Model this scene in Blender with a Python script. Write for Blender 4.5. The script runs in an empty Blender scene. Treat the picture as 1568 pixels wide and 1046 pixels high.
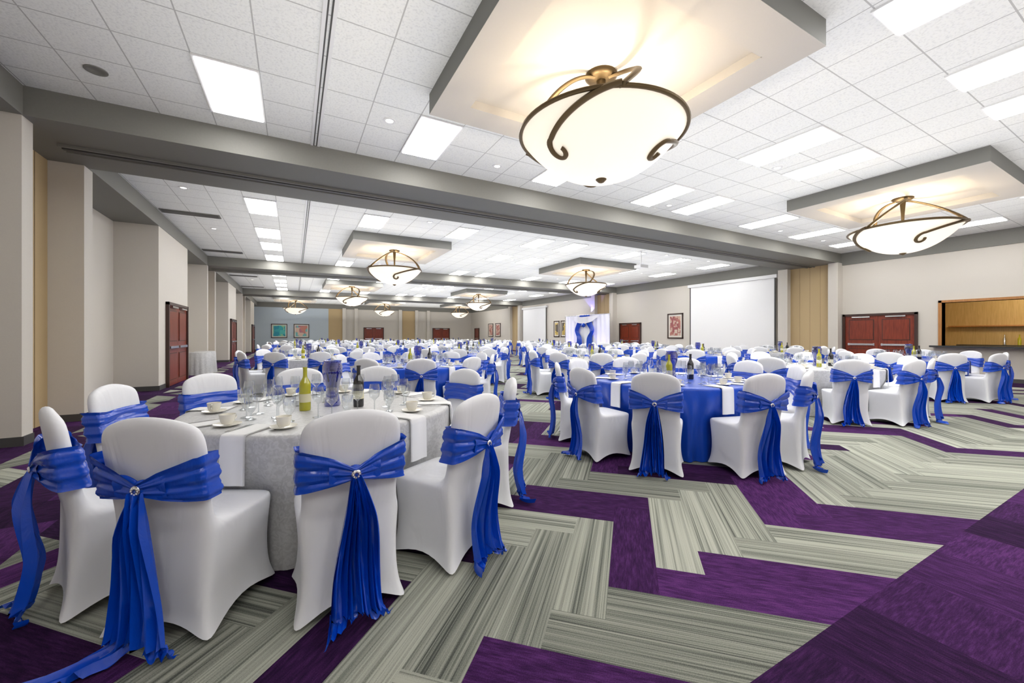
import bpy, math, random
from mathutils import Vector, Matrix
R=random.Random(7)
S=bpy.context.scene
pi=math.pi
# ---------------------------------------------------------------- materials
def mat(name,col,rough=.6,metal=0,spec=.5,sheen=0,emit=None,estr=0,trans=0,coat=0):
    m=bpy.data.materials.new(name); m.use_nodes=True
    b=m.node_tree.nodes['Principled BSDF']
    b.inputs['Base Color'].default_value=(*col,1)
    b.inputs['Roughness'].default_value=rough
    b.inputs['Metallic'].default_value=metal
    b.inputs['Specular IOR Level'].default_value=spec
    b.inputs['Sheen Weight'].default_value=sheen
    b.inputs['Coat Weight'].default_value=coat
    b.inputs['Transmission Weight'].default_value=trans
    if emit:
        b.inputs['Emission Color'].default_value=(*emit,1); b.inputs['Emission Strength'].default_value=estr
    return m
def N(m,t,**k):
    n=m.node_tree.nodes.new(t)
    for a,v in k.items(): setattr(n,a,v)
    return n
def L(m,a,b): m.node_tree.links.new(a,b)
def bsdf(m): return m.node_tree.nodes['Principled BSDF']
def math_n(m,op,a,b=None,c=None):
    n=N(m,'ShaderNodeMath',operation=op)
    for i,x in enumerate((a,b,c)):
        if x is None: continue
        if isinstance(x,(int,float)): n.inputs[i].default_value=x
        else: L(m,x,n.inputs[i])
    return n.outputs[0]
def noise_bump(m,scale,strength,dist=.01,colvar=None,coord='Object',distort=0,detail=4,stretch=None):
    tc=N(m,'ShaderNodeTexCoord'); nz=N(m,'ShaderNodeTexNoise'); nz.inputs['Scale'].default_value=scale; nz.inputs['Detail'].default_value=detail; nz.inputs['Distortion'].default_value=distort
    if stretch:
        mp=N(m,'ShaderNodeMapping'); mp.inputs['Scale'].default_value=stretch; L(m,tc.outputs[coord],mp.inputs[0]); L(m,mp.outputs[0],nz.inputs['Vector'])
    else: L(m,tc.outputs[coord],nz.inputs['Vector'])
    bp=N(m,'ShaderNodeBump'); bp.inputs['Strength'].default_value=strength; bp.inputs['Distance'].default_value=dist
    L(m,nz.outputs['Fac'],bp.inputs['Height']); L(m,bp.outputs[0],bsdf(m).inputs['Normal'])
    if colvar:
        mx=N(m,'ShaderNodeMix',data_type='RGBA')
        mx.inputs[6].default_value=(*colvar[0],1); mx.inputs[7].default_value=(*colvar[1],1)
        L(m,nz.outputs['Fac'],mx.inputs[0]); L(m,mx.outputs[2],bsdf(m).inputs['Base Color'])
    return m
M={}
M['wall']=noise_bump(mat('wall_cream_paint',(.66,.61,.55),.8),60,.08,.003,((.63,.59,.53),(.67,.63,.565)))
M['wallblue']=noise_bump(mat('wall_blue_grey_paint',(.42,.52,.60),.8),60,.08,.003,((.50,.57,.63),(.54,.61,.67)))
M['beam']=noise_bump(mat('beam_olive_grey_paint',(.27,.265,.245),.6),40,.05,.003,((.19,.187,.168),(.215,.21,.19)))
M['tan']=noise_bump(mat('partition_tan_fabric',(.55,.40,.21),.8),90,.15,.003,((.50,.37,.20),(.60,.45,.25)))
M['tanjoint']=mat('partition_joint',(.30,.22,.12),.8)
M['base']=mat('baseboard_dark_vinyl',(.07,.068,.065),.5)
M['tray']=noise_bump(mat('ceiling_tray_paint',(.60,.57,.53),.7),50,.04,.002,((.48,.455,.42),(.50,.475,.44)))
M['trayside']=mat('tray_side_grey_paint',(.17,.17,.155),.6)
M['panel']=mat('light_panel_diffuser',(.9,.9,.9),.5,emit=(1,.99,.97),estr=11.5)
M['down']=mat('downlight_lens',(.9,.9,.9),.5,emit=(1,.95,.85),estr=3)
M['trim']=mat('white_trim_metal',(.8,.8,.8),.4)
M['bowl']=mat('alabaster_glass_bowl',(.78,.73,.63),.35,emit=(1,.88,.70),estr=.30)
M['bronze']=mat('antique_bronze',(.10,.068,.032),.42,metal=.8)
M['cover']=noise_bump(mat('white_spandex_cover',(.83,.84,.87),.55,sheen=.1),5,.35,.03,distort=1.0,detail=3,stretch=(1,1,.45))
M['sash']=noise_bump(mat('royal_blue_satin',(.001,.068,.56),.25,spec=.8),11,.4,.02,distort=.6,stretch=(1,1,.45))
M['blueCloth']=noise_bump(mat('royal_blue_tablecloth',(.002,.065,.50),.34,sheen=.05),8,.35,.02,distort=.5,stretch=(1,1,.4))
M['napkin']=mat('white_napkin_linen',(.86,.86,.86),.75)
M['silver']=mat('silver_metal',(.75,.75,.76),.22,metal=1)
M['china']=mat('white_china',(.82,.79,.70),.2)
M['black']=mat('black_matte',(.02,.02,.02),.4)
M['dark']=mat('dark_bronze_frame',(.05,.022,.016),.4)
M['screen']=mat('projection_screen_fabric',(.88,.88,.88),.8)
M['granite']=noise_bump(mat('black_granite',(.03,.03,.03),.15),120,.02,.001,((.01,.01,.01),(.08,.08,.08)))
m=mat('silver_damask_tablecloth',(.6,.6,.6),.4,sheen=.1); M['damask']=m
tc=N(m,'ShaderNodeTexCoord'); wn=N(m,'ShaderNodeTexNoise'); wn.inputs['Scale'].default_value=34; wn.inputs['Detail'].default_value=3; wn.inputs['Distortion'].default_value=1.4
L(m,tc.outputs['Object'],wn.inputs['Vector'])
r=N(m,'ShaderNodeValToRGB'); r.color_ramp.elements[0].position=.42; r.color_ramp.elements[1].position=.58
r.color_ramp.elements[0].color=(.50,.50,.50,1); r.color_ramp.elements[1].color=(.60,.60,.60,1)
L(m,wn.outputs['Fac'],r.inputs[0]); L(m,r.outputs[0],bsdf(m).inputs['Base Color'])
def wood(name,c1,c2,rough=.3):
    m=mat(name,c1,rough); tc=N(m,'ShaderNodeTexCoord'); mp=N(m,'ShaderNodeMapping'); mp.inputs['Scale'].default_value=(14,14,1.1)
    nz=N(m,'ShaderNodeTexNoise'); nz.inputs['Scale'].default_value=2.5; nz.inputs['Detail'].default_value=6; nz.inputs['Distortion'].default_value=.6
    L(m,tc.outputs['Object'],mp.inputs[0]); L(m,mp.outputs[0],nz.inputs['Vector'])
    r=N(m,'ShaderNodeValToRGB'); r.color_ramp.elements[0].position=.3; r.color_ramp.elements[1].position=.7
    r.color_ramp.elements[0].color=(*c1,1); r.color_ramp.elements[1].color=(*c2,1)
    L(m,nz.outputs['Fac'],r.inputs[0]); L(m,r.outputs[0],bsdf(m).inputs['Base Color']); return m
M['door']=wood('cherry_wood_door',(.15,.020,.008),(.26,.042,.016))
M['oak']=wood('honey_oak',(.50,.34,.13),(.62,.44,.20),.4)
M['woodframe']=wood('bar_wood_frame',(.36,.15,.04),(.48,.22,.07))
def thinglass(name,tint,fac=.12):
    m=bpy.data.materials.new(name); m.use_nodes=True; nt=m.node_tree; nt.nodes.remove(nt.nodes['Principled BSDF'])
    t=N(m,'ShaderNodeBsdfTransparent'); t.inputs[0].default_value=(*tint,1)
    g=N(m,'ShaderNodeBsdfGlossy'); g.inputs['Roughness'].default_value=.04; g.inputs[0].default_value=(.95,.95,.95,1)
    lw=N(m,'ShaderNodeLayerWeight'); lw.inputs[0].default_value=.4
    mx=N(m,'ShaderNodeMixShader'); L(m,math_n(m,'MULTIPLY_ADD',lw.outputs['Facing'],.6,fac*.5),mx.inputs[0])
    L(m,t.outputs[0],mx.inputs[1]); L(m,g.outputs[0],mx.inputs[2]); L(m,mx.outputs[0],nt.nodes['Material Output'].inputs[0]); return m
M['glass']=thinglass('clear_glass',(.86,.88,.89),.16)
M['blueglass']=thinglass('cobalt_glass',(.04,.12,.60),.3)
M['greenbottle']=mat('green_bottle_glass',(.42,.40,.02),.08,spec=.8)
M['darkbottle']=mat('dark_bottle_glass',(.012,.012,.015),.08,spec=.8)
M['label']=mat('bottle_label',(.70,.66,.45),.7)
# ceiling
m=mat('acoustic_ceiling_tile',(.86,.86,.85),.85); M['ceil']=m
tc=N(m,'ShaderNodeTexCoord'); sp=N(m,'ShaderNodeSeparateXYZ'); L(m,tc.outputs['Object'],sp.inputs[0])
def gl(sock,off):
    f=math_n(m,'FRACT',math_n(m,'DIVIDE',math_n(m,'ADD',sock,off),.61))
    return math_n(m,'GREATER_THAN',math_n(m,'ABSOLUTE',math_n(m,'SUBTRACT',f,.5)),.489)
line=math_n(m,'MAXIMUM',gl(sp.outputs[0],.95+6.1),gl(sp.outputs[1],-5.24+61))
nz=N(m,'ShaderNodeTexNoise'); nz.inputs['Scale'].default_value=45; nz.inputs['Detail'].default_value=6; L(m,tc.outputs['Object'],nz.inputs['Vector'])
r=N(m,'ShaderNodeValToRGB'); r.color_ramp.elements[0].position=.33; r.color_ramp.elements[1].position=.5
r.color_ramp.elements[0].color=(.76,.77,.76,1); r.color_ramp.elements[1].color=(.87,.88,.86,1); L(m,nz.outputs['Fac'],r.inputs[0])
mx=N(m,'ShaderNodeMix',data_type='RGBA'); mx.inputs[7].default_value=(.50,.50,.49,1); L(m,line,mx.inputs[0]); L(m,r.outputs[0],mx.inputs[6]); L(m,mx.outputs[2],bsdf(m).inputs['Base Color'])
bp=N(m,'ShaderNodeBump'); bp.inputs['Strength'].default_value=.4; bp.inputs['Distance'].default_value=.008; L(m,math_n(m,'SUBTRACT',nz.outputs['Fac'],line),bp.inputs['Height']); L(m,bp.outputs[0],bsdf(m).inputs['Normal'])
# carpet
def carpet(name,stops,hi,fx,along,grain,rshift):
    m=mat(name,(.3,.3,.3),.95,spec=.1); uv=N(m,'ShaderNodeUVMap',uv_map='UVMap'); u2=N(m,'ShaderNodeUVMap',uv_map='Rnd')
    s=N(m,'ShaderNodeSeparateXYZ'); L(m,uv.outputs[0],s.inputs[0]); s2=N(m,'ShaderNodeSeparateXYZ'); L(m,u2.outputs[0],s2.inputs[0])
    def strip(f,al,z,det):
        c=N(m,'ShaderNodeCombineXYZ'); L(m,math_n(m,'MULTIPLY',s.outputs[0],f),c.inputs[0]); L(m,math_n(m,'MULTIPLY',s.outputs[1],al),c.inputs[1]); L(m,math_n(m,'MULTIPLY_ADD',s2.outputs[0],77,z),c.inputs[2])
        nz=N(m,'ShaderNodeTexNoise'); nz.inputs['Scale'].default_value=1; nz.inputs['Detail'].default_value=det; nz.inputs['Roughness'].default_value=.6; L(m,c.outputs[0],nz.inputs['Vector']); return nz.outputs['Fac']
    a=strip(fx,along,0,2); b_=strip(fx*.28,along*.5,9,1)
    tx=N(m,'ShaderNodeTexNoise'); tx.inputs['Scale'].default_value=230; tx.inputs['Detail'].default_value=2; L(m,uv.outputs[0],tx.inputs['Vector'])
    f=math_n(m,'ADD',math_n(m,'MULTIPLY',a,.62),math_n(m,'MULTIPLY',b_,.38))
    f=math_n(m,'ADD',f,math_n(m,'MULTIPLY_ADD',tx.outputs['Fac'],grain,-grain/2))
    f=math_n(m,'ADD',f,math_n(m,'MULTIPLY_ADD',s2.outputs[0],rshift,-rshift/2))
    r=N(m,'ShaderNodeValToRGB'); e=r.color_ramp.elements
    e[0].position=stops[0][0]; e[0].color=(*stops[0][1],1); e[1].position=stops[-1][0]; e[1].color=(*stops[-1][1],1)
    for p,cc in stops[1:-1]: x=e.new(p); x.color=(*cc,1)
    L(m,f,r.inputs[0]); 
    mx=N(m,'ShaderNodeMix',data_type='RGBA',blend_type='MULTIPLY'); mx.inputs[0].default_value=1
    v=math_n(m,'MULTIPLY_ADD',s2.outputs[0],hi,1-hi*.5); cb=N(m,'ShaderNodeCombineColor'); [L(m,v,cb.inputs[i]) for i in range(3)]
    L(m,r.outputs[0],mx.inputs[6]); L(m,cb.outputs[0],mx.inputs[7]); L(m,mx.outputs[2],bsdf(m).inputs['Base Color'])
    bp=N(m,'ShaderNodeBump'); bp.inputs['Strength'].default_value=.4; bp.inputs['Distance'].default_value=.006; L(m,f,bp.inputs['Height']); L(m,bp.outputs[0],bsdf(m).inputs['Normal'])
    return m
M['cgrey']=carpet('carpet_grey_striped',[(.34,(.08,.086,.075)),(.42,(.17,.18,.152)),(.50,(.275,.284,.24)),(.60,(.38,.386,.325))],.28,105,.6,.2,.08)
M['cpurple']=carpet('carpet_purple',[(.30,(.021,.006,.032)),(.5,(.042,.011,.062)),(.70,(.080,.022,.110))],.75,120,14,.5,.12)
# ---------------------------------------------------------------- mesh builder
class MB:
    def __init__(s): s.v=[];s.f=[];s.m=[];s.mats=[]
    def mi(s,k):
        if k not in s.mats: s.mats.append(k)
        return s.mats.index(k)
    def add(s,vs,fs,k):
        o=len(s.v); s.v+= [tuple(v) for v in vs]; i=s.mi(k)
        for f in fs: s.f.append(tuple(a+o for a in f)); s.m.append(i)
    def box(s,x0,x1,y0,y1,z0,z1,k):
        s.add([(x0,y0,z0),(x1,y0,z0),(x1,y1,z0),(x0,y1,z0),(x0,y0,z1),(x1,y0,z1),(x1,y1,z1),(x0,y1,z1)],
              [(0,3,2,1),(4,5,6,7),(0,1,5,4),(1,2,6,5),(2,3,7,6),(3,0,4,7)],k)
    def grid(s,fn,nu,nv,k,wrap=False):
        vs=[fn(i/nu,j/nv) for j in range(nv+1) for i in range(nu if wrap else nu+1)]
        W=nu if wrap else nu+1; fs=[]
        for j in range(nv):
            for i in range(nu):
                a=j*W+i; b=j*W+(i+1)%W; fs.append((a,b,b+W,a+W))
        s.add(vs,fs,k)
    def lathe(s,prof,seg,k,c=(0,0,0),sc=1):
        n=len(prof)
        s.grid(lambda u,v:(c[0]+sc*prof[round(v*(n-1))][0]*math.cos(2*pi*u),c[1]+sc*prof[round(v*(n-1))][0]*math.sin(2*pi*u),c[2]+sc*prof[round(v*(n-1))][1]),seg,n-1,k,True)
    def tube(s,path,rad,k,seg=8,flat=None):
        P=[Vector(p) for p in path]; n=len(P); vs=[]
        for i,p in enumerate(P):
            t=(P[min(i+1,n-1)]-P[max(i-1,0)]).normalized()
            a=t.cross(Vector((0,0,1)))
            if a.length<1e-3: a=Vector((1,0,0))
            a.normalize(); b=t.cross(a)
            rr=rad(i/(n-1)) if callable(rad) else rad
            for q in range(seg):
                w=2*pi*q/seg; vs.append(p+a*math.cos(w)*rr*(flat or 1)+b*math.sin(w)*rr)
        fs=[(i*seg+q,i*seg+(q+1)%seg,(i+1)*seg+(q+1)%seg,(i+1)*seg+q) for i in range(n-1) for q in range(seg)]
        fs+= [tuple(range(seg)),tuple((n-1)*seg+q for q in range(seg))]
        s.add(vs,fs,k)
    def merge(s,o,mtx):
        off=len(s.v); s.v+=[tuple(mtx@Vector(v)) for v in o.v]
        mp=[s.mi(k) for k in o.mats]
        s.f+=[tuple(a+off for a in f) for f in o.f]; s.m+=[mp[i] for i in o.m]
    def mesh(s,name,smooth=True):
        me=bpy.data.meshes.new(name); me.from_pydata(s.v,[],s.f)
        for k in s.mats: me.materials.append(M[k])
        me.polygons.foreach_set('material_index',s.m)
        me.update()
        if smooth:
            me.polygons.foreach_set('use_smooth',[True]*len(me.polygons))
            try: me.set_sharp_from_angle(angle=math.radians(55))
            except Exception: pass
        return me
    def obj(s,name,loc=(0,0,0),rot=0,smooth=False,parent=None):
        return inst(name,s.mesh(name,smooth),loc,rot,parent)
def inst(name,me,loc=(0,0,0),rot=0,parent=None):
    o=bpy.data.objects.new(name,me); S.collection.objects.link(o); o.location=loc; o.rotation_euler=(0,0,rot)
    if parent: o.parent=parent
    return o
def T(x,y,z=0,r=0): return Matrix.Translation((x,y,z))@Matrix.Rotation(r,4,'Z')
# ---------------------------------------------------------------- floor (carpet planks)
XL,XR,YN,YF=-3.6,17.3,-3.0,41.0; ZC=4.25; ZB=3.9
fv=[];ff=[];fm=[];fuv=[];fr=[]
def clip(poly,x0,x1,y0,y1):
    for ax,val,sg in ((0,x0,1),(0,x1,-1),(1,y0,1),(1,y1,-1)):
        out=[];n=len(poly)
        for i in range(n):
            a=poly[i];b=poly[(i+1)%n]; da=(a[ax]-val)*sg; db=(b[ax]-val)*sg
            if da>=0: out.append(a)
            if (da>=0)!=(db>=0):
                t=da/(da-db); out.append((a[0]+(b[0]-a[0])*t,a[1]+(b[1]-a[1])*t))
        poly=out
        if len(poly)<3: return None
    return poly
def addp(poly,uvf,mi,rnd):
    o=len(fv); fv.extend((p[0],p[1],0) for p in poly); ff.append(tuple(range(o,o+len(poly)))); fm.append(mi)
    for p in poly: fuv.append(uvf(p)); fr.append((rnd,0))
s2=math.sqrt(2)
def pq2xy(p,q): return ((p+q)/s2,(p-q)/s2)
zones=[(-1.46,15.9,.88,41),(-2.6,-2.2,.88,41)]
FULL={0,4,5,-5,-8}; HONLY={1,-3}
for j in range(-40,180):
    for i in range(-150,70):
        k=(i-j+7)%8
        if k==0:
            q0=-.10+i*.25; q1=q0+1; p0=2.12+j*.25; p1=p0+.25; hz=True; s,jj=i,j
        elif k==7:
            q0=-.10+i*.25; q1=q0+.25; p0=2.12+j*.25; p1=p0+1; hz=False; s,jj=i+1,j
        else: continue
        cx,cy=pq2xy((p0+p1)/2,(q0+q1)/2)
        if not(-4<cx<17.5 and -1<cy<42): continue
        b=(3*(s-1)+5*jj)//8; a=(s-1-jj)//8
        if b in FULL: pur=True
        elif b in HONLY: pur=hz
        elif b<8 and b>-9: pur=False
        else:
            mm=b%7; h=random.Random(b*91+a//2*7).random()
            pur=(mm==0) or (mm==3 and h<.4) or (mm==1 and hz and h<.25)
        poly=[pq2xy(p0,q0),pq2xy(p1,q0),pq2xy(p1,q1),pq2xy(p0,q1)]
        rnd=R.random()
        def uvf(pt,hz=hz):
            p=(pt[0]+pt[1])/s2; q=(pt[0]-pt[1])/s2
            return (p,q) if hz else (q,p)
        for z in zones:
            c=clip(poly,*z)
            if c: addp(c,uvf,1 if pur else 0,rnd)
for (x0,x1,y0,y1) in [(-2.2,-1.46,.88,41),(-3.6,-2.6,.88,41),(15.9,17.3,.88,41),(-3.6,17.3,-3,.88)]:
    ny=math.ceil((y1-y0)/.5); nx=math.ceil((x1-x0)/.5)
    for a in range(nx):
        for b in range(ny):
            X0=x0+a*.5;Y1=y1-b*.5;X1=min(X0+.5,x1);Y0=max(Y1-.5,y0)
            fl=(a+b)%2; addp([(X0,Y0),(X1,Y0),(X1,Y1),(X0,Y1)],(lambda p,fl=fl:(p[0],p[1]) if fl else (p[1],p[0])),1,R.random())
me=bpy.data.meshes.new('floor'); me.from_pydata(fv,[],ff); me.materials.append(M['cgrey']); me.materials.append(M['cpurple'])
me.polygons.foreach_set('material_index',fm)
u=me.uv_layers.new(name='UVMap'); u.data.foreach_set('uv',[c for t in fuv for c in t])
u=me.uv_layers.new(name='Rnd'); u.data.foreach_set('uv',[c for t in fr for c in t]); me.update()
inst('floor',me)
# ---------------------------------------------------------------- shell
b=MB(); b.box(-4,17.6,-3.2,41.2,ZC,ZC+.1,'ceil'); b.obj('ceiling')
w=MB(); bb=MB()
def lseg(y0,y1,x,k='wall'):
    w.box(-4,x,y0,y1,0,ZB+.05,k)
    if k!='tan': bb.box(x,x+.012,y0,y1,0,.11,'base')
lseg(-3,6.88,-3.6)
per=11.4
for k in range(3):
    o=k*per
    lseg(6.88+o,7.11+o,-2.81); lseg(7.11+o,8.47+o,-3.2,'tan'); lseg(8.47+o,8.76+o,-2.81)
    lseg(8.76+o,12.28+o,-3.6); lseg(12.28+o,15.2+o,-2.81); lseg(15.2+o,min(18.28+o,41),-3.6)
    for yy in (6.88,8.47,12.28): bb.box(-3.6,-2.788,yy+o-.012,yy+o,0,.11,'base')
    for q in range(1,4): w.box(-3.2,-3.195,7.11+o+q*.34-.005,7.11+o+q*.34+.005,0,ZB,'tanjoint')
w.obj('wall_left'); bb.obj('baseboard_left')
s=MB(); s.box(-4,-2.8,-3,41,ZB,ZC,'beam'); s.obj('trim_soffit_left')
OY0,OY1,OZ0,OZ1=.9,4.35,1.0,2.3
w=MB(); w.box(XR,XR+.3,-3,OY0,0,ZC,'wall'); w.box(XR,XR+.3,OY1,41,0,ZC,'wall'); w.box(XR,XR+.3,OY0,OY1,0,OZ0,'wall'); w.box(XR,XR+.3,OY0,OY1,OZ1,ZC,'wall')
w.obj('wall_right')
bb=MB(); bb.box(XR-.012,XR,-3,41,0,.11,'base')
for k in range(3):
    o=k*per; c=MB()
    c.box(XR-.35,XR,6.85+o,7.15+o,0,ZB,'wall'); c.box(XR-.35,XR,8.5+o,8.85+o,0,ZB,'wall'); c.box(XR-.12,XR,7.15+o,8.5+o,0,ZB,'tan')
    for q in range(1,4): c.box(XR-.123,XR-.12,7.15+o+q*.34-.004,7.15+o+q*.34+.004,0,ZB,'tanjoint')
    c.obj('wall_right_partition_pocket')
    bb.box(XR-.362,XR-.35,6.85+o,7.15+o,0,.11,'base'); bb.box(XR-.362,XR-.35,8.5+o,8.85+o,0,.11,'base')
    bb.box(XR-.35,XR,6.84+o,6.85+o,0,.11,'base')
bb.obj('baseboard_right')
s=MB(); s.box(XR-.04,XR,-3,41,3.82,ZC,'beam'); s.obj('trim_soffit_right')
w=MB(); w.box(-4,2.84,YF,YF+.2,0,ZC,'wallblue'); w.box(2.84,XR+.3,YF,YF+.2,0,ZC,'wall')
for x0,x1 in ((2.84,4.03),(9.69,10.96)): w.box(x0,x1,YF-.02,YF,0,ZB,'tan')
for x0 in (4.03,5.1,9.3,10.96,12.2): w.box(x0,x0+.3,YF-.25,YF,0,ZB,'wall')
w.obj('wall_back')
bb=MB(); bb.box(-3.6,XR,YF-.03,YF,0,.11,'base'); bb.obj('baseboard_back')
s=MB(); s.box(-3.6,XR,YF-.06,YF,3.82,ZC,'beam'); s.obj('trim_soffit_back')
w=MB(); w.box(-4,XR+.3,-3.2,-3,0,ZC,'wall'); w.obj('wall_front')
for k in range(3):
    o=k*per; s=MB(); y0,y1=6.88+o,8.6+o
    s.box(-2.8,XR,y0,y1,ZB,ZC,'beam'); ym=7.8+o
    s.box(-2.8,XR-.12,ym-.14,ym-.1,ZB-.035,ZB,'beam'); s.box(-2.8,XR-.12,ym+.1,ym+.14,ZB-.035,ZB,'beam'); s.box(-2.8,XR-.12,ym-.1,ym+.1,ZB-.012,ZB,'beam')
    s.box(-2.8,XR-.12,ym-.03,ym+.03,ZB-.03,ZB-.012,'base')
    s.obj('beam_partition_track')
# ---------------------------------------------------------------- doors
def door(name,axis,pos,c,width,h=2.05,side=1):
    b=MB()
    def bx(u0,u1,n0,n1,z0,z1,k):
        n0+=.001; n1+=.001
        if axis=='x':
            xs=sorted((pos+side*n0,pos+side*n1)); b.box(xs[0],xs[1],c+u0,c+u1,z0,z1,k)
        else:
            ys=sorted((pos+side*n0,pos+side*n1)); b.box(c+u0,c+u1,ys[0],ys[1],z0,z1,k)
    W=width/2
    bx(-W,-W+.07,0,.07,0,h,'dark'); bx(W-.07,W,0,.07,0,h,'dark'); bx(-W,W,0,.07,h-.07,h,'dark')
    n=2 if width>1.3 else 1; lw=(width-.14)/n
    for q in range(n):
        a=-W+.07+q*lw+.004; e=a+lw-.008
        bx(a,e,0,.03,.01,h-.07,'door')
        for z0,z1 in ((.15,.85),(1.15,h-.2)):
            bx(a+.1,e-.1,.03,.036,z0,z1,'dark'); bx(a+.12,e-.12,.036,.046,z0+.02,z1-.02,'door')
        bx(a+.08,e-.08,.05,.075,.97,1.03,'silver'); bx(a+.08,a+.12,.03,.055,.96,1.04,'silver'); bx(e-.12,e-.08,.03,.055,.96,1.04,'silver')
        if n==2: bx(a+.2,e-.2,.045,.09,h-.13,h-.09,'silver')
    return b.obj(name)
door('door_1','x',XR,5.85,1.95,2.05,-1); door('door_2','x',XR,17.15,1.7,2.05,-1)
door('door_3','x',-2.81,13.9,2.1,2.15,1); door('door_4','x',-2.81,25.3,2.1,2.15,1); door('door_5','x',-2.81,36.7,2.1,2.15,1)
door('door_6','y',YF-.01,6.9,1.9,2.1,-1); door('door_7','y',YF-.01,13.8,1.9,2.1,-1); door('door_8','x',XR,39.4,1.2,2.1,-1)
# ---------------------------------------------------------------- bar pass-through
b=MB()
b.box(XR-.04,XR+.3,OY1,OY1+.07,OZ0,OZ1+.07,'woodframe'); b.box(XR-.04,XR+.3,OY0-.07,OY0,OZ0,OZ1+.07,'woodframe'); b.box(XR-.04,XR+.3,OY0-.07,OY1+.07,OZ1,OZ1+.07,'woodframe')
b.box(XR-.3,XR+.5,OY0-.15,OY1+.2,OZ0-.05,OZ0,'granite'); b.obj('bar_counter_window')
b=MB(); b.box(XR+3,XR+3.1,-1,6,0,3,'oak'); b.box(XR+.3,XR+3,5.2,5.3,0,3,'oak'); b.box(XR+.3,XR+3,-1,-.9,0,3,'oak'); b.box(XR+.3,XR+3.1,-1,5.3,2.9,3,'wall'); b.box(XR+.3,XR+3.1,-1,5.3,-.02,.0,'black')
b.obj('wall_bar_alcove')
b=MB(); b.box(XR+2.4,XR+2.99,0,4.6,.001,.95,'oak'); b.box(XR+2.35,XR+2.99,0,4.6,.95,1.0,'granite'); b.box(XR+2.8,XR+2.99,.4,4.9,1.60,1.64,'woodframe')
b.obj('back_bar_cabinet')
b=MB()
for i in range(9):
    b.lathe([(0,0),(.04,0),(.04,.2),(.014,.26),(.014,.33),(0,.33)],10,('darkbottle','greenbottle','silver')[i%3],(XR+2.6,1.2+i*.3,1.002))
b.obj('bar_bottles',smooth=True)
def alight(name,loc,typ,e,col=(1,1,1),size=.2):
    l=bpy.data.lights.new(name,typ); l.energy=e; l.color=col
    if typ=='POINT': l.shadow_soft_size=size
    o=bpy.data.objects.new(name,l); S.collection.objects.link(o); o.location=loc; return o
alight('bar_ceiling_lamp',(XR+1.5,2.8,2.7),'POINT',50,(1,.84,.58))
# ---------------------------------------------------------------- projection screens & pictures
def screen(y0,y1,z0,z1):
    b=MB(); x=XR-.12
    b.box(x-.01,x,y0,y1,z0,z1,'screen'); b.box(x-.013,x-.002,y0-.05,y0,z0,z1,'black'); b.box(x-.013,x-.002,y1,y1+.05,z0,z1,'black'); b.box(x-.013,x-.002,y0-.05,y1+.05,z0-.03,z0,'black')
    b.box(x-.08,XR-.041,y0-.12,y1+.12,z1,z1+.14,'trim'); b.box(x-.03,x+.01,y0-.03,y1+.03,z0-.06,z0-.03,'trim'); b.obj('projection_screen')
screen(9.1,13.0,.55,3.65); screen(25.9,29.4,.6,3.5)
def artmat(name,cols,sc):
    m=mat(name,cols[0],.5); tc=N(m,'ShaderNodeTexCoord'); vo=N(m,'ShaderNodeTexVoronoi',distance='CHEBYCHEV'); vo.inputs['Scale'].default_value=sc
    L(m,tc.outputs['Object'],vo.inputs['Vector']); r=N(m,'ShaderNodeValToRGB'); r.color_ramp.interpolation='CONSTANT'
    e=r.color_ramp.elements; e[0].color=(*cols[0],1); e[1].position=.75; e[1].color=(*cols[-1],1)
    for i,c in enumerate(cols[1:-1]): x=e.new(.25+.25*i); x.color=(*c,1)
    sx=N(m,'ShaderNodeSeparateColor'); L(m,vo.outputs['Color'],sx.inputs[0]); L(m,sx.outputs[0],r.inputs[0]); L(m,r.outputs[0],bsdf(m).inputs['Base Color']); return m
M['artA']=artmat('art_print_red',[(.42,.16,.13),(.60,.48,.38),(.33,.10,.10),(.55,.36,.28)],7)
M['artB']=artmat('art_print_teal',[(.05,.42,.45),(.1,.55,.5),(.3,.6,.35),(.03,.3,.4)],3)
M['artC']=artmat('art_print_coral',[(.6,.25,.2),(.2,.5,.5),(.7,.5,.4),(.5,.2,.25)],3)
M['artD']=artmat('art_print_gold',[(.5,.35,.08),(.1,.08,.06),(.7,.55,.2),(.3,.2,.08)],3)
M['mat']=mat('picture_mat_board',(.70,.67,.60),.7)
def picture(axis,pos,c,wd,z0,z1,art,fr='dark'):
    b=MB()
    def bx(u0,u1,n0,n1,a,d,k):
        if axis=='x': b.box(pos-n1,pos-n0,c+u0,c+u1,a,d,k)
        else: b.box(c+u0,c+u1,pos-n1,pos-n0,a,d,k)
    W=wd/2; bx(-W,W,0,.02,z0,z1,'mat')
    for u0,u1,a,d in ((-W,-W+.06,z0,z1),(W-.06,W,z0,z1),(-W,W,z0,z0+.06),(-W,W,z1-.06,z1)): bx(u0,u1,0,.045,a,d,fr)
    bx(-W+.15,W-.15,.02,.026,z0+.15,z1-.15,art); b.obj('framed_picture')
picture('x',XR,14.0,.95,1.15,2.45,'artA'); picture('x',XR,24.6,.7,1.2,2.4,'artD'); picture('x',XR,23.7,.7,1.2,2.4,'artD')
picture('y',YF,-1.15,1.25,1.1,2.35,'artB'); picture('y',YF,.6,1.25,1.1,2.35,'artC')
picture('x',XR,34.4,1.1,1.2,2.5,'artA'); picture('x',XR,36.0,1.1,1.2,2.5,'artA')
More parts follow.
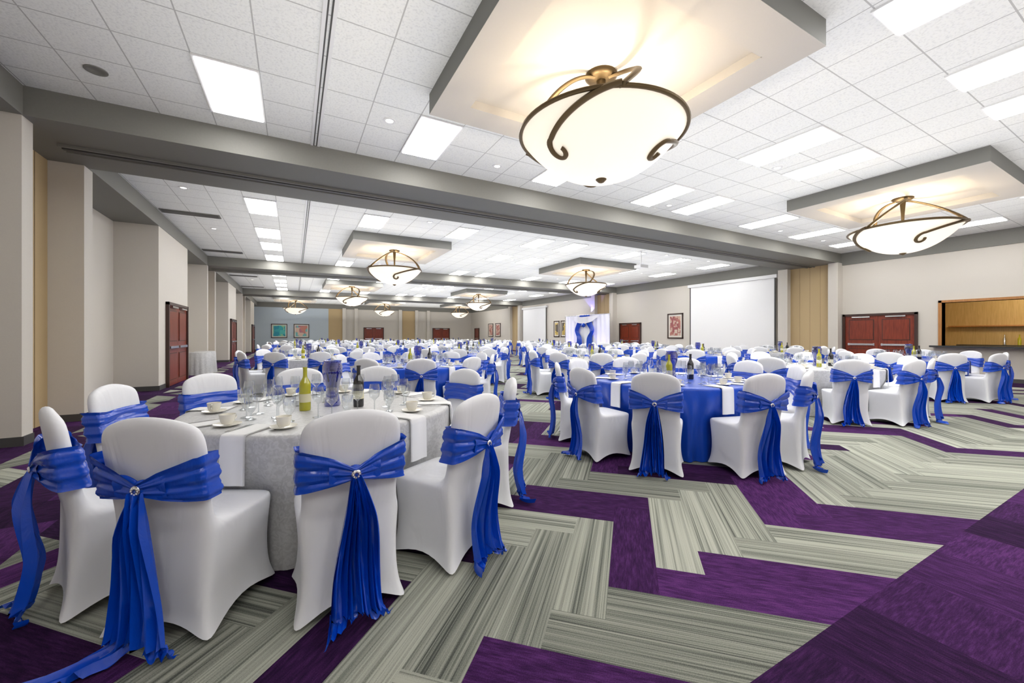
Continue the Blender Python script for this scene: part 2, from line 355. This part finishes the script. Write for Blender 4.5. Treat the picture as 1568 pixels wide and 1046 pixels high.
# ---------------------------------------------------------------- ceiling fixtures
pb=MB(); pb.box(-.305,.305,-.61,.61,-.02,0,'trim'); pb.box(-.275,.275,-.58,.58,-.026,-.02,'panel'); pme=pb.mesh('ceiling_light_panel',False)
cols=[-.645,1.795,4.235,6.785,8.1,10.725,13.165,15.605]
def panel(x,y): inst('ceiling_light_panel',pme,(x,y,ZC))
for c in cols: panel(c,5.85)
for c in (6.785,8.1,15.605): panel(c,3.41)
for c in (4.9,6.785,8.1,15.605): panel(c,1.0)
for c in (-.645,1.8,4.3,8.1,12): panel(c,-1.6)
for o in (0,per,2*per):
    for c in cols:
        panel(c,10.75+o)
        if c in cols[:1]+cols[3:5]+cols[6:]: panel(c,13.4+o)
        if c in (cols[0],): panel(c,15.3+o)
        if 17.5+o<40: panel(c,17.55+o)
db=MB(); db.lathe([(.085,0),(.085,-.008),(.06,-.012),(.05,-.004),(.0,-.004)],20,'trim'); db.lathe([(.05,-.006),(.0,-.0061)],20,'down'); dme=db.mesh('recessed_downlight')
for x in (-1.93,3.1,7.45,12.0,14.4):
    for y in (6.2,10.1,13.55,17.0,21.5,25,33): 
        if not (x==-1.93 and y<7): inst('recessed_downlight',dme,(x,y,ZC))
for x,y in ((1.15,5.6),(7.45,3.9),(13.6,2.2)): inst('recessed_downlight',dme,(x,y,ZC))
b=MB(); b.lathe([(.10,0),(.10,-.01),(.075,-.014),(.06,-.002),(.0,-.002)],24,'beam'); b.obj('ceiling_speaker',(-1.93,6.1,ZC),smooth=True)  # downlight built as a dark grey disc without a lit lens
b=MB()
for y0,y1 in ((-3,6.88),(8.6,18.28),(20,29.68)):
    b.box(.26,.275,y0,y1,ZC-.006,ZC,'base'); b.box(.30,.315,y0,y1,ZC-.006,ZC,'base'); b.box(.225,.26,y0,y1,ZC-.01,ZC,'trim'); b.box(.315,.35,y0,y1,ZC-.01,ZC,'trim')
b.obj('trim_ceiling_track')
b=MB()
for y in (12.0,16.9,23.4,28.3): b.box(-2.75,-1.6,y,y+.3,ZC-.02,ZC,'beam'); b.box(-2.72,-1.63,y+.02,y+.28,ZC-.026,ZC-.02,'base')
b.obj('ceiling_air_vent')
def tray(cx,cy):
    b=MB(); h=1.45; i=1.08; z=4.0; zi=4.1
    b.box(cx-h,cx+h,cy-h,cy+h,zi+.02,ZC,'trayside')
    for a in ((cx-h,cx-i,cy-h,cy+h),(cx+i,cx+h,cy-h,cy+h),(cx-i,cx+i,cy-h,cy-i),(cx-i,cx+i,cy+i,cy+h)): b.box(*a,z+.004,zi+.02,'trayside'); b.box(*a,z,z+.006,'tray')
    b.box(cx-i,cx+i,cy-i,cy+i,zi,zi+.02,'tray')
    for a in ((cx-i,cx-i+.01,cy-i,cy+i),(cx+i-.01,cx+i,cy-i,cy+i),(cx-i,cx+i,cy-i,cy-i+.01),(cx-i,cx+i,cy+i-.01,cy+i)): b.box(*a,z,zi,'tray')
    b.obj('ceiling_tray')
def zb(r): return 2.98+.47*(max(r,0)/.85)**2.3
cb=MB()
prof=[(r*.85,2.98+.47*(r)**2.3-4.1) for r in [i/18 for i in range(19)]]
cb.lathe(prof,64,'bowl'); cb.lathe([(.85,-.65),(.83,-.65),(.6,-.85),(0,-1.1)],64,'bowl')
ring=[( .865*math.cos(t*2*pi/72),.865*math.sin(t*2*pi/72),-.645) for t in range(73)]
cb.tube(ring,.022,'bronze',8)
cb.lathe([(0,0),(.17,0),(.17,-.02),(.13,-.05),(.05,-.06),(.03,-.3),(.02,-.6),(.02,-1.1)],28,'bronze')
cb.lathe([(0,-1.16),(.03,-1.15),(.055,-1.125),(.06,-1.115),(.0,-1.10)],20,'bronze')
for q in range(3):
    a0=q*2*pi/3+math.radians(240); path=[]
    for t in range(25):
        f=t/24; r=.09+.79*f**.85; a=a0+1.0*(1-f); z=-.05-.60*(f**1.7); path.append((r*math.cos(a),r*math.sin(a),z))
    cb.tube(path,lambda t:.016+.010*t,'bronze',8,1.7)
    path=[]; 
    for t in range(31):
        f=t/30; r=.88-.20*f**1.3; a=a0-.98*f; path.append((r*math.cos(a),r*math.sin(a),zb(r)-4.1-.02))
    r=.68;a=a0-.98; ex=Vector((math.cos(a),math.sin(a),0)); et=Vector((-math.sin(a),math.cos(a),0)); c0=ex*(r-.11)
    for t in range(1,24):
        f=t/23; w=f*(1.6*pi); rr=.11*(1-.62*f); p=c0+ex*(math.cos(w)*rr)-et*(math.sin(w)*rr); path.append((p.x,p.y,zb(p.length)-4.1-.02))
    cb.tube(path,lambda t:.027-.009*t,'bronze',8,1.35)
cme=cb.mesh('pendant_bowl_chandelier')
lampsT=[(2.9,3.3),(10.9,3.3),(2.9,13.35),(10.9,13.35),(2.9,24.3),(10.9,24.6),(0.1,35.6),(6.9,35.6),(13.8,35.6)]
for i,(x,y) in enumerate(lampsT):
    tray(x,y); inst('pendant_bowl_chandelier',cme,(x,y,4.1),i*.7 if i else .0)
    for q in range(3):
        an=q*2*pi/3+.9
        alight('chandelier_bulb',(x+.30*math.cos(an),y+.30*math.sin(an),3.46),'POINT',14,(1,.87,.70),.06)
for yc_,ly,e in ((2.0,8.6,195),(13.4,8.6,195),(24.8,8.6,195),(36.2,8.2,185)):
    l=alight('indirect_ceiling_uplight',(7.2,yc_,2.75),'AREA',e,(1,.99,.97)); l.data.shape='RECTANGLE'; l.data.size=17; l.data.size_y=ly; l.rotation_euler=(pi,0,0)  # added upward fill per bay to brighten the ceiling; no fixture exists
b=MB(); b.box(-.18,.18,-.15,.15,-.1,.0,'trim'); b.tube([(0,0,0),(0,0,.5)],.02,'trim'); b.lathe([(0,0),(.04,0),(.04,.03),(0,.03)],12,'black',(-.1,.15,-.06)); b.box(-.1,.1,-.1,.1,.49,.5,'trim')
b.obj('ceiling_projector',(10.6,10.0,3.75))
# ---------------------------------------------------------------- chair
def subdiv(mb,lv=2):
    me=bpy.data.meshes.new('t'); me.from_pydata(mb.v,[],mb.f); o=bpy.data.objects.new('t',me); S.collection.objects.link(o)
    md=o.modifiers.new('s','SUBSURF'); md.levels=lv; md.render_levels=lv
    dg=bpy.context.evaluated_depsgraph_get(); m2=bpy.data.meshes.new_from_object(o.evaluated_get(dg))
    out=([tuple(v.co) for v in m2.vertices],[tuple(p.vertices) for p in m2.polygons])
    bpy.data.objects.remove(o); return out
def yb(z): return -.235-.075*max(0,(z-.47))/.48
cage=MB(); V={}
def P(key,co):
    V[key]=len(cage.v); cage.v.append(co)
xs=[-1,-.55,0,.55,1]; ys=[-.235,-.165,.03,.215]
for r in range(4):
    for c in range(5):
        z=.475+(.012 if (0<c<4 and r==2) else 0)
        P(('g',r,c),(xs[c]*.222,ys[r]-(.012*(1-xs[c]**2) if r==0 else 0),z))
lev=[(.535,.535,.535,.212),(.70,.70,.70,.220),(.845,.85,.855,.230),(.918,.955,.972,.205)]
for l,(ze,zm,zc,hw) in enumerate(lev):
    for r in (0,1):
        for c in range(5):
            z={0:ze,1:zm,2:zc,3:zm,4:ze}[c]; y=yb(z)+(.0 if r==0 else .062)-.018*(1-xs[c]**2)
            P(('b',l,r,c),(xs[c]*hw,y,z))
F=cage.f
for r in (1,2):
    for c in range(4): F.append((V['g',r,c],V['g',r,c+1],V['g',r+1,c+1],V['g',r+1,c]))
def bk(l,r,c): return V['g',r,c] if l<0 else V['b',l,r,c]
for l in range(-1,3):
    for c in range(4):
        F.append((bk(l,0,c),bk(l,0,c+1),bk(l+1,0,c+1),bk(l+1,0,c)))
        F.append((bk(l,1,c+1),bk(l,1,c),bk(l+1,1,c),bk(l+1,1,c+1)))
    F.append((bk(l,1,0),bk(l,0,0),bk(l+1,0,0),bk(l+1,1,0))); F.append((bk(l,0,4),bk(l,1,4),bk(l+1,1,4),bk(l+1,0,4)))
for c in range(4): F.append((bk(3,0,c),bk(3,0,c+1),bk(3,1,c+1),bk(3,1,c)))
per_l=[(0,c) for c in range(5)]+[(1,4),(2,4),(3,4)]+[(3,c) for c in (3,2,1,0)]+[(2,0),(1,0)]
n=len(per_l)
for l,(z,hw,y0,y1,pin,lift) in enumerate([(.45,.228,-.24,.222,0,0),(.41,.226,-.242,.220,.004,0),(.25,.214,-.248,.208,.014,0),(.09,.228,-.262,.214,.034,.02),(.0,.258,-.292,.238,.052,.085)]):
    for q,(r,c) in enumerate(per_l):
        fx=xs[c]; fy=[-1,-.62,.15,1][r]
        mx=(1-abs(fx)) if r in (0,3) else 0; my=(1-abs(fy)) if c in (0,4) else 0
        x=fx*hw; y=(y0+y1)/2+fy*(y1-y0)/2
        if r==0: y+=pin*min(1,mx*1.6)
        if r==3: y-=pin*min(1,mx*1.6)
        if c in(0,4): x-=math.copysign(pin*min(1,my*1.3),x)
        P(('s',l,q),(x,y,z+lift*min(1,(mx+my)*1.5)))
for l in range(5):
    for q in range(n):
        a=(V[('g',)+per_l[q]],V[('g',)+per_l[(q+1)%n]]) if l==0 else (V['s',l-1,q],V['s',l-1,(q+1)%n])
        F.append((a[1],a[0],V['s',l,q],V['s',l,(q+1)%n]))
body=subdiv(cage,2)
def cr(P,t):
    n=len(P)-1; x=t*n; i=min(int(x),n-1); f=x-i
    g=lambda k:Vector(P[max(0,min(n,k))])
    a,b,c,d=g(i-1),g(i),g(i+1),g(i+2)
    return .5*((2*b)+(c-a)*f+(2*a-5*b+4*c-d)*f*f+(3*b-a-3*c+d)*f**3)
def tail(mb,pts,w0,w1,seed,cut):
    rr=random.Random(seed); ph=rr.uniform(0,6); ph2=rr.uniform(0,6)
    def fn(u,v):
        s_=u*2-1; t=max(0,min(1,v*(1+cut*s_*v)/(1+abs(cut))))
        p=cr(pts,t); w=w0+(w1-w0)*min(1,t*1.3)**.9
        w*=1+.16*math.sin(t*9+ph2)
        amp=.024*min(1,t*4+.3)
        fold=amp*math.sin(s_*6.5+ph+t*2.2)+amp*.6*math.sin(s_*13+ph2-t*3)
        d=(cr(pts,min(1,t+.02))-cr(pts,max(0,t-.02))).normalized()
        sd=Vector((1,.25*math.sin(ph+t*3),0)).normalized()
        if abs(d.z)<=.6:
            side=d.cross(Vector((0,0,-1))); sd=Vector((side.x,side.y,0))
            if sd.length<.1: sd=Vector((1,0,0))
            sd.normalize()
            if sd.x<0: sd=-sd
        q=p+sd*(s_*w)
        if p.z>.05: q.y-=abs(fold)*1.5
        else: q.z+=abs(fold)*1.1
        q.z=max(q.z,.006); return tuple(q)
    mb.grid(fn,20,40,'sash')
def chair_mesh(name,seed,tails=None):
    mb=MB(); mb.add(body[0],body[1],'cover'); rr=random.Random(seed); ph=rr.uniform(0,6)
    zk=.665+rr.uniform(-.02,.03)
    def band(u,v):
        th=2*pi*u; cs,sn=math.cos(th),math.sin(th); e=.42
        a=.231;bb_=.052; x=a*math.copysign(abs(cs)**e,cs); yy=bb_*math.copysign(abs(sn)**e,sn)
        s_=v*2-1
        xf=abs(x)/a
        if sn<0: h=.024+.075*xf**.7; zc=zk+.035*xf; bow=-.02*(1-xf**2)
        else: h=.078+.021*xf**4; zc=zk+.035+.01*(1-xf); bow=-.014*(1-xf**2)
        z=zc+s_*h+.007*math.sin(3*x/a+ph)*xf
        pl=.010*abs(math.sin(s_*4.2+ph+xf*1.5))+.005*abs(math.sin(s_*9+ph*2-xf))+.003
        dirn=-1 if sn<0 else 1
        y=yb(z)+.031+yy+bow+dirn*pl
        if xf>.93: x*=1+pl*3
        if sn<0: y-= .024*(1-xf)**2
        return (x,y,z)
    mb.grid(band,72,22,'sash',True)
    yk=yb(zk)-.062
    mb.lathe([(0,-.036),(.020,-.03),(.028,-.01),(.028,.01),(.020,.03),(0,.036)],12,'sash',(0,yk+.012,zk))
    for sg in (-1,1):
        def loop(u,v,sg=sg):
            t=v; w=.016+.030*math.sin(pi*min(1,t*.62+.05)); ang=2*pi*u
            return (sg*(.01+.10*t),yk+.012-.010*math.cos(ang)*(.5+t)-.004*math.sin(ang*3),zk+.012*t+w*math.sin(ang)*(1+.1*math.sin(ang*5+ph)))
        mb.grid(loop,16,7,'sash',True)
    k=MB(); k.lathe([(.008,-.004),(.018,-.004),(.021,.0),(.018,.004),(.008,.004),(.008,-.004)],14,'silver')
    for q in range(8): k.lathe([(0,-.003),(.004,0),(0,.003)],6,'napkin',(.0135*math.cos(q*pi/4),.0135*math.sin(q*pi/4),.004))
    mb.merge(k,Matrix.Translation((0,yk-.019,zk))@Matrix.Rotation(pi/2,4,'X'))
    if tails is None:
        d=rr.uniform(-.03,.03)
        tails=[([(0,yk,zk),(-.03+d,yk-.004,.5),(-.045+d,-.30,.25),(-.05+d,-.33,.05),(-.065+d,-.375,.012),(-.08+d,-.43-rr.uniform(0,.05),.012)],.022,.076,-.25),
               ([(0,yk-.01,zk),(.025+d,yk-.014,.5),(.035+d,-.315,.27),(.045+d,-.34,.09),(.06+d,-.385,.014),(.075+d,-.41,.012)],.022,.076,.3)]
    for i,(pts,w0,w1,cut) in enumerate(tails): tail(mb,pts,w0,w1,seed*13+i,cut)
    return mb.mesh(name)
chairs=[chair_mesh('banquet_chair_mesh_%d'%i,i*5+3) for i in range(4)]
yk=yb(.665)-.062
chair_long=chair_mesh('banquet_chair_mesh_long',61,[([(0,yk,.665),(-.04,yk,.5),(-.06,-.31,.25),(-.07,-.34,.04),(-.12,-.43,.012),(-.18,-.52,.012),(-.27,-.62,.012)],.026,.07,-.2),
   ([(0,yk-.01,.665),(.03,yk-.01,.5),(.05,-.325,.25),(.08,-.35,.04),(.12,-.40,.012),(.18,-.42,.012)],.026,.07,.3)])
# ---------------------------------------------------------------- table & tableware
def table_mesh(name,k,seed,angs):
    rr=random.Random(seed); p1,p2,p3=[rr.uniform(0,6) for _ in range(3)]
    lv=[(0,.762),(.45,.762),(.85,.762),(.903,.761),(.915,.752),(.919,.735),(.918,.6),(.912,.5),(.906,.42),(.902,.22),(.895,.008)]
    A=[math.radians(a) for a in angs]
    def fn(u,v):
        r,z=lv[round(v*10)]; th=2*pi*u; a=max(0,(.735-z))/.73
        rip=(.030*math.sin(22*th+p1+2*math.sin(3*th))+.018*math.sin(31*th+p2+a)+.012*math.sin(9*th+p3))*a**.7
        r2=r+rip
        dm=min(abs((th-b+pi)%(2*pi)-pi) for b in A)
        if z<.55:
            lim=.835/max(.9,math.cos(min(dm,.4))); wgt=1-max(0,min(1,(dm-.25)/.09)); wgt*=1 if z<.49 else .6
            r2=r2*(1-wgt)+min(r2,lim+rip*.3)*wgt
        return (r2*math.cos(th),r2*math.sin(th),z)
    mb=MB(); mb.grid(fn,288,10,k,True); return mb
ANG0=[-90,-124,-153,162,130,98,64,19,-22,-59]
ANG1=[146,182,214,256,285,-40,-6,30,68,106]
def tmpl():
    d={}
    g=MB(); g.lathe([(0,.002),(.034,.002),(.034,.004),(.006,.008),(.004,.02),(.004,.085),(.012,.095),(.032,.115),(.038,.145),(.036,.175),(.031,.2)],16,'glass'); d['wine_glass']=g
    g=MB(); g.lathe([(0,.002),(.028,.002),(.03,.004),(.008,.012),(.007,.04),(.02,.055),(.034,.08),(.037,.115),(.035,.15)],16,'glass'); d['water_goblet']=g
    g=MB(); g.lathe([(0,.004),(.04,.004),(.072,.016),(.074,.014),(.045,0),(0,0)],20,'china'); g.lathe([(0,.012),(.026,.012),(.036,.03),(.043,.07),(.041,.07),(.033,.032),(0,.02)],18,'china')
    g.tube([(.038,0,.06),(.058,0,.062),(.064,0,.048),(.055,0,.034),(.036,0,.032)],.004,'china',6); d['coffee_cup']=g
    g=MB(); 
    for x in (-.010,.010): g.box(x-.003,x+.003,-.09,.06,.001,.004,'silver'); g.box(x-.007,x+.007,.06,.10,.001,.004,'silver')
    d['cutlery']=g
    bp_=[(0,.0),(.036,0),(.038,.01),(.038,.18),(.034,.2),(.016,.235),(.0135,.25),(.0135,.3),(.0155,.3),(.0155,.31),(0,.31)]
    g=MB(); g.lathe(bp_,18,'greenbottle'); g.lathe([(.0386,.06),(.0386,.12)],18,'label'); d['green_wine_bottle']=g
    g=MB(); g.lathe(bp_,18,'darkbottle'); g.lathe([(.0386,.06),(.0386,.12)],18,'label'); d['red_wine_bottle']=g
    g=MB(); g.lathe([(0,.004),(.055,.004),(.06,.012),(.05,.05),(.042,.1),(.05,.17),(.07,.24),(.072,.3),(.06,.33),(.066,.345)],22,'blueglass'); d['blue_glass_vase']=g
    g=MB(); g.lathe([(0,.002),(.035,.002),(.04,.01),(.04,.09)],14,'glass'); g.lathe([(0,.003),(.025,.003),(.025,.04),(0,.045)],12,'napkin'); d['votive_candle']=g
    g=MB()
    prof=[(.66,.766),(.80,.766),(.90,.767),(.918,.764),(.926,.755),(.93,.735),(.932,.64),(.934,.50)]
    g.grid(lambda u,v:(prof[round(v*7)][0]+.004*math.sin(u*6),(u-.5)*.14*(1+.05*v),prof[round(v*7)][1]),6,7,'napkin'); 
    g.grid(lambda u,v:(prof[round(v*7)][0]+.004+.004*math.sin(u*6),(u-.5)*.13*(1+.05*v),prof[round(v*7)][1]+(.004 if v<.6 else 0)),6,7,'napkin'); d['napkin']=g
    return d
TM=tmpl()
def layout(angs,seed):
    rr=random.Random(seed); out=[]
    for a in angs:
        t=math.radians(a); 
        def at(r,da,n,rot=None): out.append((n,r*math.cos(t+da),r*math.sin(t+da),rr.uniform(0,6) if rot is None else rot))
        at(.73+rr.uniform(-.01,.02),.205,'coffee_cup'); at(.55+rr.uniform(-.02,.02),-.03,'wine_glass'); at(.57+rr.uniform(-.01,.01),.13,'water_goblet'); at(.46,-.2,'wine_glass'); at(.77,-.125,'cutlery',t+pi/2)
    out+=[('blue_glass_vase',.03,.0,0),('green_wine_bottle',-.16,-.12,0),('red_wine_bottle',.2,-.14,0),('votive_candle',.0,.2,0),('votive_candle',-.2,.12,0)]
    return out
nap=TM.pop('napkin')
tmesh={k:v.mesh(k) for k,v in TM.items()}
def napk(mb,angs):
    for a in angs: mb.merge(nap,Matrix.Rotation(math.radians(a),4,'Z'))
evA=[36*i for i in range(10)]
def far_ware(angs,seed):
    mb=MB()
    for nme,x,y,r in layout(angs,seed):
        if nme=='cutlery': continue
        mb.merge(TM[nme],T(x,y,0,r))
    return mb.mesh('tableware_set')
farW=far_ware(evA,5)
tabF={}
for k in ('damask','blueCloth'):
    mb=table_mesh('t',k,9,evA); napk(mb,evA); tabF[k]=mb.mesh('round_banquet_table')
ZT=.7635
def place_table(cx,cy,k,angs=None,near=False,special=None,rot=0,cr_=1.11):
    rr=random.Random(int(cx*100+cy*37))
    if near:
        mb=table_mesh('t',k,int(cx*10),angs); napk(mb,angs); mb.obj('round_banquet_table',(cx,cy,0),smooth=True)
        for nme,x,y,r in layout(angs,int(cx*7)+2): inst(nme,tmesh[nme],(cx+x,cy+y,ZT),r)
    else:
        angs=[a+math.degrees(rot) for a in evA]
        inst('round_banquet_table',tabF[k],(cx,cy,0),rot); inst('tableware_set',farW,(cx,cy,ZT),rot)
    for i,a in enumerate(angs):
        t=math.radians(a); d=cr_+rr.uniform(-.01,.03)
        me=chairs[rr.randrange(4)]
        if special and i in special: me=special[i]
        inst('banquet_chair',me,(cx+d*math.cos(t),cy+d*math.sin(t),0),t+pi/2+rr.uniform(-.08,.08))
place_table(.23,3.35,'damask',ANG0,True,{1:chair_long})
place_table(4.1,3.4,'blueCloth',ANG1,True)
place_table(8.1,3.6,'damask',[221,257,284,-40,-5,30,66,102,140,180],True)
place_table(12.2,3.6,'blueCloth',rot=.1)
row=1; y=7.2
while y<38:
    xs_=[2,6,10,14] if row%2 else [.2,4.1,8.1,12.1]
    for i,x in enumerate(xs_):
        k='blueCloth' if (row+i)%2 else 'damask'
        if y>15 and (row*3+i)%5==0: k='damask'
        place_table(x+R.uniform(-.1,.1),y+R.uniform(-.1,.1),k,rot=R.uniform(0,.6))
    y+=3.62; row+=1
for yy in (16.6,17.5):
    b=MB()
    def fn(u,v):
        th=2*pi*u; r=[0,.30,.31,.32,.34][round(v*4)]; z=[.75,.75,.73,.4,.005][round(v*4)]
        r+= .015*math.sin(14*th)*(1-z/.75); return (r*math.cos(th),r*math.sin(th),z)
    b.grid(fn,84,4,'damask',True); b.obj('draped_side_table',(-2.75,yy,0),smooth=True)
# ---------------------------------------------------------------- drape backdrop
M['sheer']=mat('white_drape_fabric',(.88,.88,.92),.8)
bd=MB()
bx=16.2; y0,y1=17.7,22.0
bd.grid(lambda u,v:(bx+.03*math.sin(u*70),y0+(y1-y0)*u,.03+2.55*v),220,4,'sheer')
bd.tube([(bx,y0-.03,.0),(bx,y0-.03,2.62)],.02,'silver'); bd.tube([(bx,y1+.03,.0),(bx,y1+.03,2.62)],.02,'silver'); bd.tube([(bx,y0-.03,2.6),(bx,y1+.03,2.6)],.02,'silver')
yc=(y0+y1)/2
def drape(sg):
    pts=[(bx-.12,yc+sg*.1,2.6),(bx-.14,yc+sg*.45,2.1),(bx-.14,yc+sg*.75,1.6),(bx-.14,yc+sg*.5,1.1),(bx-.14,yc+sg*.55,.05)]
    bd.grid(lambda u,v:tuple(cr(pts,v)+Vector((-.03*math.sin(u*22),(u-.5)*.75*(.45+abs(v-.55)),0))),24,30,'sash')
drape(1); drape(-1)
bd.grid(lambda u,v:(bx-.2-.03*math.sin(u*20),yc-1.4+2.8*u,2.57-.12*v-.6*(1-(2*u-1)**2)*(.15+v*.5)),50,8,'sheer')
bd.lathe([(0,-.14),(.1,-.09),(.15,0),(.1,.09),(0,.14)],12,'sash',(bx-.2,yc,1.95))
bd.obj('draped_wedding_backdrop',smooth=True)
for yy in (18.3,21.4): 
    l=alight('backdrop_uplight',(bx-.6,yy,.25),'SPOT',45,(.25,.2,1)); l.data.spot_size=1.2; l.rotation_euler=(math.radians(150),0,math.radians(-90))
l=alight('column_uplight',(XR-.6,20.3,2.7),'SPOT',60,(.25,.2,1)); l.data.spot_size=1.6; l.rotation_euler=(math.radians(165),0,math.radians(-90))
# ---------------------------------------------------------------- world, camera
wd=bpy.data.worlds.new('World'); S.world=wd; wd.use_nodes=True; wd.node_tree.nodes['Background'].inputs[0].default_value=(.9,.95,1,1); wd.node_tree.nodes['Background'].inputs[1].default_value=.5
cam=bpy.data.cameras.new('cam'); co=bpy.data.objects.new('camera',cam); S.collection.objects.link(co)
cam.sensor_width=36; cam.lens=14.0; cam.shift_y=-9/1568; cam.clip_start=.05; cam.clip_end=200
co.location=(0,0,1.3); co.rotation_euler=(pi/2,0,math.radians(-28.7)); S.camera=co
S.view_settings.view_transform='Standard'; S.view_settings.look='None'; S.view_settings.exposure=.66
